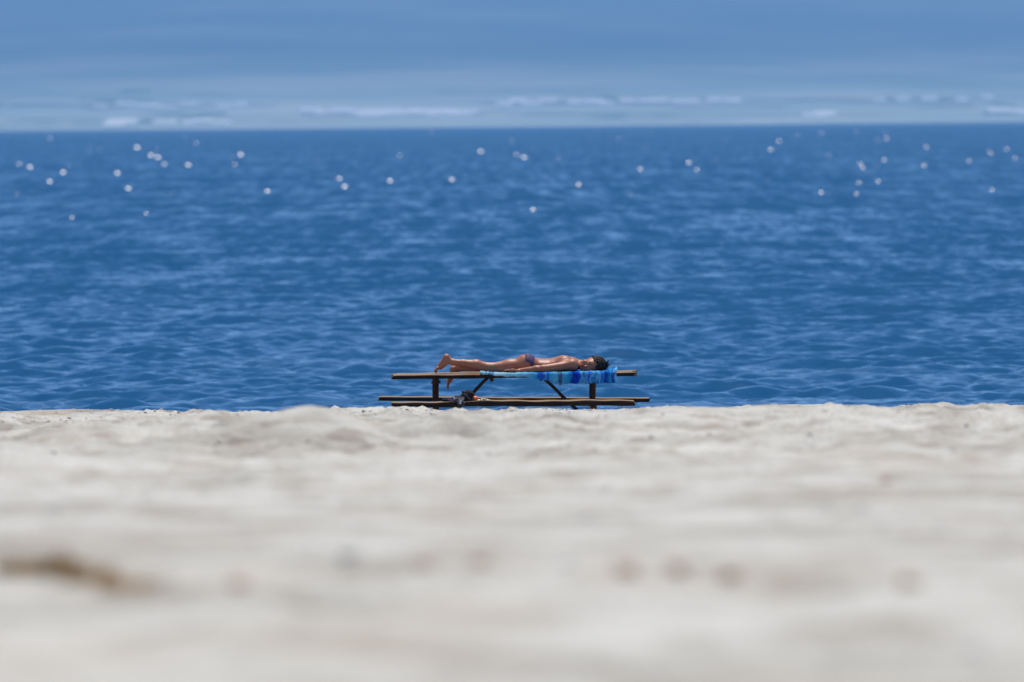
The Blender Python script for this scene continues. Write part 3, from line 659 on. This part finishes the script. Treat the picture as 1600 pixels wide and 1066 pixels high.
gf = g.f+0.010*np.sin(Xq*62+Yq*38)*np.sin(Yq*47-Xq*51+Zq*60)
zfl = np.array([zfb(x) for x in g.ax[0]])[:, None, None]
gf = np.maximum(gf, np.where(Yq > -0.742, zfl-0.002-Zq, -1)).astype(np.float32)
V, F = surface_nets(gf, g.lo, 0.006)
obj('crumpled_cloth', V, F, m_cl, label='crumpled dark cloth with pale flecks heaped on the bench next to the bag', cat='cloth')
# small flat shoe further along
g = Field((-0.9, -0.8, 0.3), (-0.45, -0.4, 0.62), 0.005)
c3 = P(704, 627, -0.6); zz = zfb(c3.x)
g.cap((c3.x-0.07, -0.58, zz+0.014), (c3.x+0.10, -0.62, zz+0.014), 0.016, 0.019, 0.02, 2.0); g.ell((c3.x+0.07, -0.61, zz+0.03), (0.05, 0.04, 0.03), 0.02)
Zq = g.ax[2][None, None, :]
V, F = surface_nets(np.maximum(g.f, zz-0.002-Zq).astype(np.float32)+0*g.f, g.lo, 0.005)
obj('shoe', V, F, m_black, label='flat black shoe lying on the bench behind the crumpled cloth', cat='shoe')
# orange-red ball and a crumpled pale wrapper
m_or = simple('orange_skin', (0.75, 0.13, 0.03), 0.45, 0.15, 30, 0.3)
cb = P(742.5, 625.3, -0.62); rb = 0.030
bm = bmesh.new(); bmesh.ops.create_uvsphere(bm, u_segments=20, v_segments=12, radius=rb)
for v in bm.verts:
    q = math.hypot(v.co.x, v.co.y)/rb; v.co.z *= 0.93-0.10*max(0, 1-q*2.2); v.co.x *= 1.06
me = bpy.data.meshes.new('orange_ball'); bm.to_mesh(me); bm.free(); me.materials.append(m_or)
for p in me.polygons: p.use_smooth = True
ob = bpy.data.objects.new('orange_ball', me); COL.objects.link(ob); ob.location = (cb.x, -0.62, zfb(cb.x)+rb*0.9)
tag(ob, 'small orange-red ball resting on the bench beside the black bag', 'ball')
m_wr = simple('pale_wrapper', (0.62, 0.60, 0.60), 0.4, 0.3, 50, 0.4)
cw = P(755, 626, -0.60); V = []; F = []
for j in range(8):
    for i in range(13):
        u, v = i/12-0.5, j/7-0.5
        V.append((cw.x+u*0.13+rng.normal(0, 0.003), -0.60+v*0.09, zfb(cw.x)+0.006+0.020*abs(math.sin(i*1.9+j*0.8))*(1-abs(u)*1.6)+rng.uniform(0, 0.006)))
F = [tuple(int(q) for q in f) for f in grid_faces(8, 13)]
wr_ = obj('wrapper', V, F, m_wr, smooth=False, label='crumpled pale wrapper lying flat on the bench beside the orange ball', cat='wrapper')
md = wr_.modifiers.new('thick', 'SOLIDIFY'); md.thickness = 0.002

# ------------------------------------------------------------------ bits lying on the sand
m_straw = simple('dry_straw', (0.42, 0.25, 0.075), 0.8, 0.4, 25)
m_peb = simple('brown_stone', (0.42, 0.25, 0.15), 0.8, 0.3, 30, 0.4)
m_gpeb = simple('grey_stone', (0.34, 0.335, 0.325), 0.8, 0.3, 30, 0.4)
def tuft(px, py, w_, h_, nb, label):
    p = on_sand(px, py); V, F = [], []; w_ *= 1.25; h_ *= 1.25
    for i in range(nb):
        a = rng.uniform(0, 6.28); rr = w_*math.sqrt(rng.random()); b0 = np.array((math.cos(a)*rr, math.sin(a)*rr*0.6, 0))
        b0[2] = float(zsand(p.x+b0[0], p.y+b0[1]))-p.z-0.004
        L = h_*rng.uniform(0.5, 1.1); d = np.array((rng.normal(0, 0.5), rng.normal(0, 0.4), 1.0)); d /= np.linalg.norm(d)
        p1 = b0+d*L*0.55; p2 = p1+(d+np.array((rng.normal(0, 0.6), rng.normal(0, 0.5), -0.5)))*L*0.45
        sd_ = np.array((math.cos(a+1.5), math.sin(a+1.5), 0))*0.0022; k = len(V)
        V += [b0-sd_, b0+sd_, p1+sd_*0.8, p1-sd_*0.8, p2]; F += [(k, k+1, k+2, k+3), (k+3, k+2, k+4)]
    t = empty('dry_grass_tuft', p, label, 'dry grass', 'dry tufts along the low rise'); obj('blades', V, F, m_straw, t); 
    # woody base
    Vb = []; nb2 = 10
    for j in range(4):
        for i in range(nb2):
            an_ = i/nb2*6.283; rr = w_*0.75*math.cos(j/3*1.4)*(1+0.2*math.sin(i*2.3)); Vb.append((rr*math.cos(an_), rr*0.6*math.sin(an_), -0.01+0.016*math.sin(j/3*1.5)))
    Fb = [(j*nb2+i, j*nb2+(i+1) % nb2, (j+1)*nb2+(i+1) % nb2, (j+1)*nb2+i) for j in range(3) for i in range(nb2)]+[tuple(3*nb2+i for i in range(nb2))]
    obj('root_mat', Vb, Fb, m_straw, t)
tuft(30, 899, 0.045, 0.048, 240, 'short straw-brown dry tuft, at the outer end of the tuft row on the sand')
tuft(92, 900, 0.034, 0.060, 200, 'tallest straw-brown dry tuft of the row on the sand')
tuft(140, 908, 0.050, 0.044, 230, 'low straw-brown dry tuft spreading beside the tallest one on the sand')
tuft(198, 922, 0.060, 0.030, 170, 'flattest sparse straw-brown dry tuft at the bare end of the tuft row')
def stone(px, py, r, m, label, grp, flat=0.6, name='pebble'):
    p = on_sand(px, py); r *= 0.8; bm = bmesh.new(); bmesh.ops.create_icosphere(bm, subdivisions=2, radius=1)
    s1, s2 = rng.uniform(0, 6, 2)
    for v in bm.verts:
        k = 1+0.16*math.sin(v.co.x*3+s1)+0.13*math.sin(v.co.y*4+s2)+0.1*math.sin(v.co.z*5+s1)
        v.co = Vector((v.co.x*k*r*1.25, v.co.y*k*r, v.co.z*k*r*flat))
    me = bpy.data.meshes.new(name); bm.to_mesh(me); bm.free(); me.materials.append(m)
    for q in me.polygons: q.use_smooth = True
    o = bpy.data.objects.new(name, me); COL.objects.link(o); o.location = p+Vector((0, 0, r*flat*0.25)); o.rotation_euler[2] = rng.uniform(0, 3)
    tag(o, label, 'stone', grp)
for px, py, r, lb in [(980, 898, .029, 'largest rounded brown pebble, in the line of pebbles on the pale sand'), (1385, 754, .022, 'lone brown pebble up the sand towards the table, apart from the pebble line'),
        (1420, 916, .028, 'wide brown pebble lying alone past the end of the pebble line'), (377, 917, .022, 'brown pebble lying nearest to the row of dry tufts'),
        (665, 888, .024, ''), (1060, 895, .025, ''), (752, 884, .022, ''), (1140, 906, .022, '')]:
    stone(px, py, r, m_peb, lb or 'small brown pebble in the line of pebbles half sunk in the pale sand', 'brown pebbles on the sand', 0.8)
for px, py, r, lb in [(545, 872, .028, 'largest flat grey pebble half sunk in the pale sand'), (85, 797, .024, 'grey pebble lying on bare sand behind the tallest dry tuft'), (262, 912, .022, 'grey pebble beside the flattest dry tuft'),
        (1520, 1020, .022, 'lone grey pebble on bare sand farthest from the table'), (885, 884, .018, 'smallest grey pebble, in the line of brown pebbles')]:
    stone(px, py, r, m_gpeb, lb, 'grey pebbles on the sand', 0.5)
# fine grit and shell fragments
bm = bmesh.new(); bmesh.ops.create_icosphere(bm, subdivisions=1, radius=1); iv = np.array([v.co[:] for v in bm.verts]); iff = np.array([[v.index for v in f.verts] for f in bm.faces]); bm.free()
NG = 4600
gd = np.where(rng.random(NG) < 0.5, 9+44*rng.random(NG)**0.75, 45+8.5*rng.random(NG)); gx = rng.uniform(-0.105, 0.105, NG)*gd*1.1; gy = gd-D; gr_ = 0.003+0.008*rng.random(NG)**3+0.00015*gd
gz = zsand(gx, gy)
sc_ = gr_[:, None]*np.stack([rng.uniform(0.8, 1.7, NG), rng.uniform(0.8, 1.4, NG), rng.uniform(0.4, 0.9, NG)], -1)
GVv = (iv[None]*sc_[:, None, :]+np.stack([gx, gy, gz], -1)[:, None, :]).reshape(-1, 3)
GFf = (iff[None]+(np.arange(NG)*len(iv))[:, None, None]).reshape(-1, 3)
m_grit = simple('grit', (0.42, 0.38, 0.34), 0.9, 0.35, 3)
obj('grit', GVv, GFf, m_grit, kind='stuff', label='fine grit and shell fragments scattered over the sand')
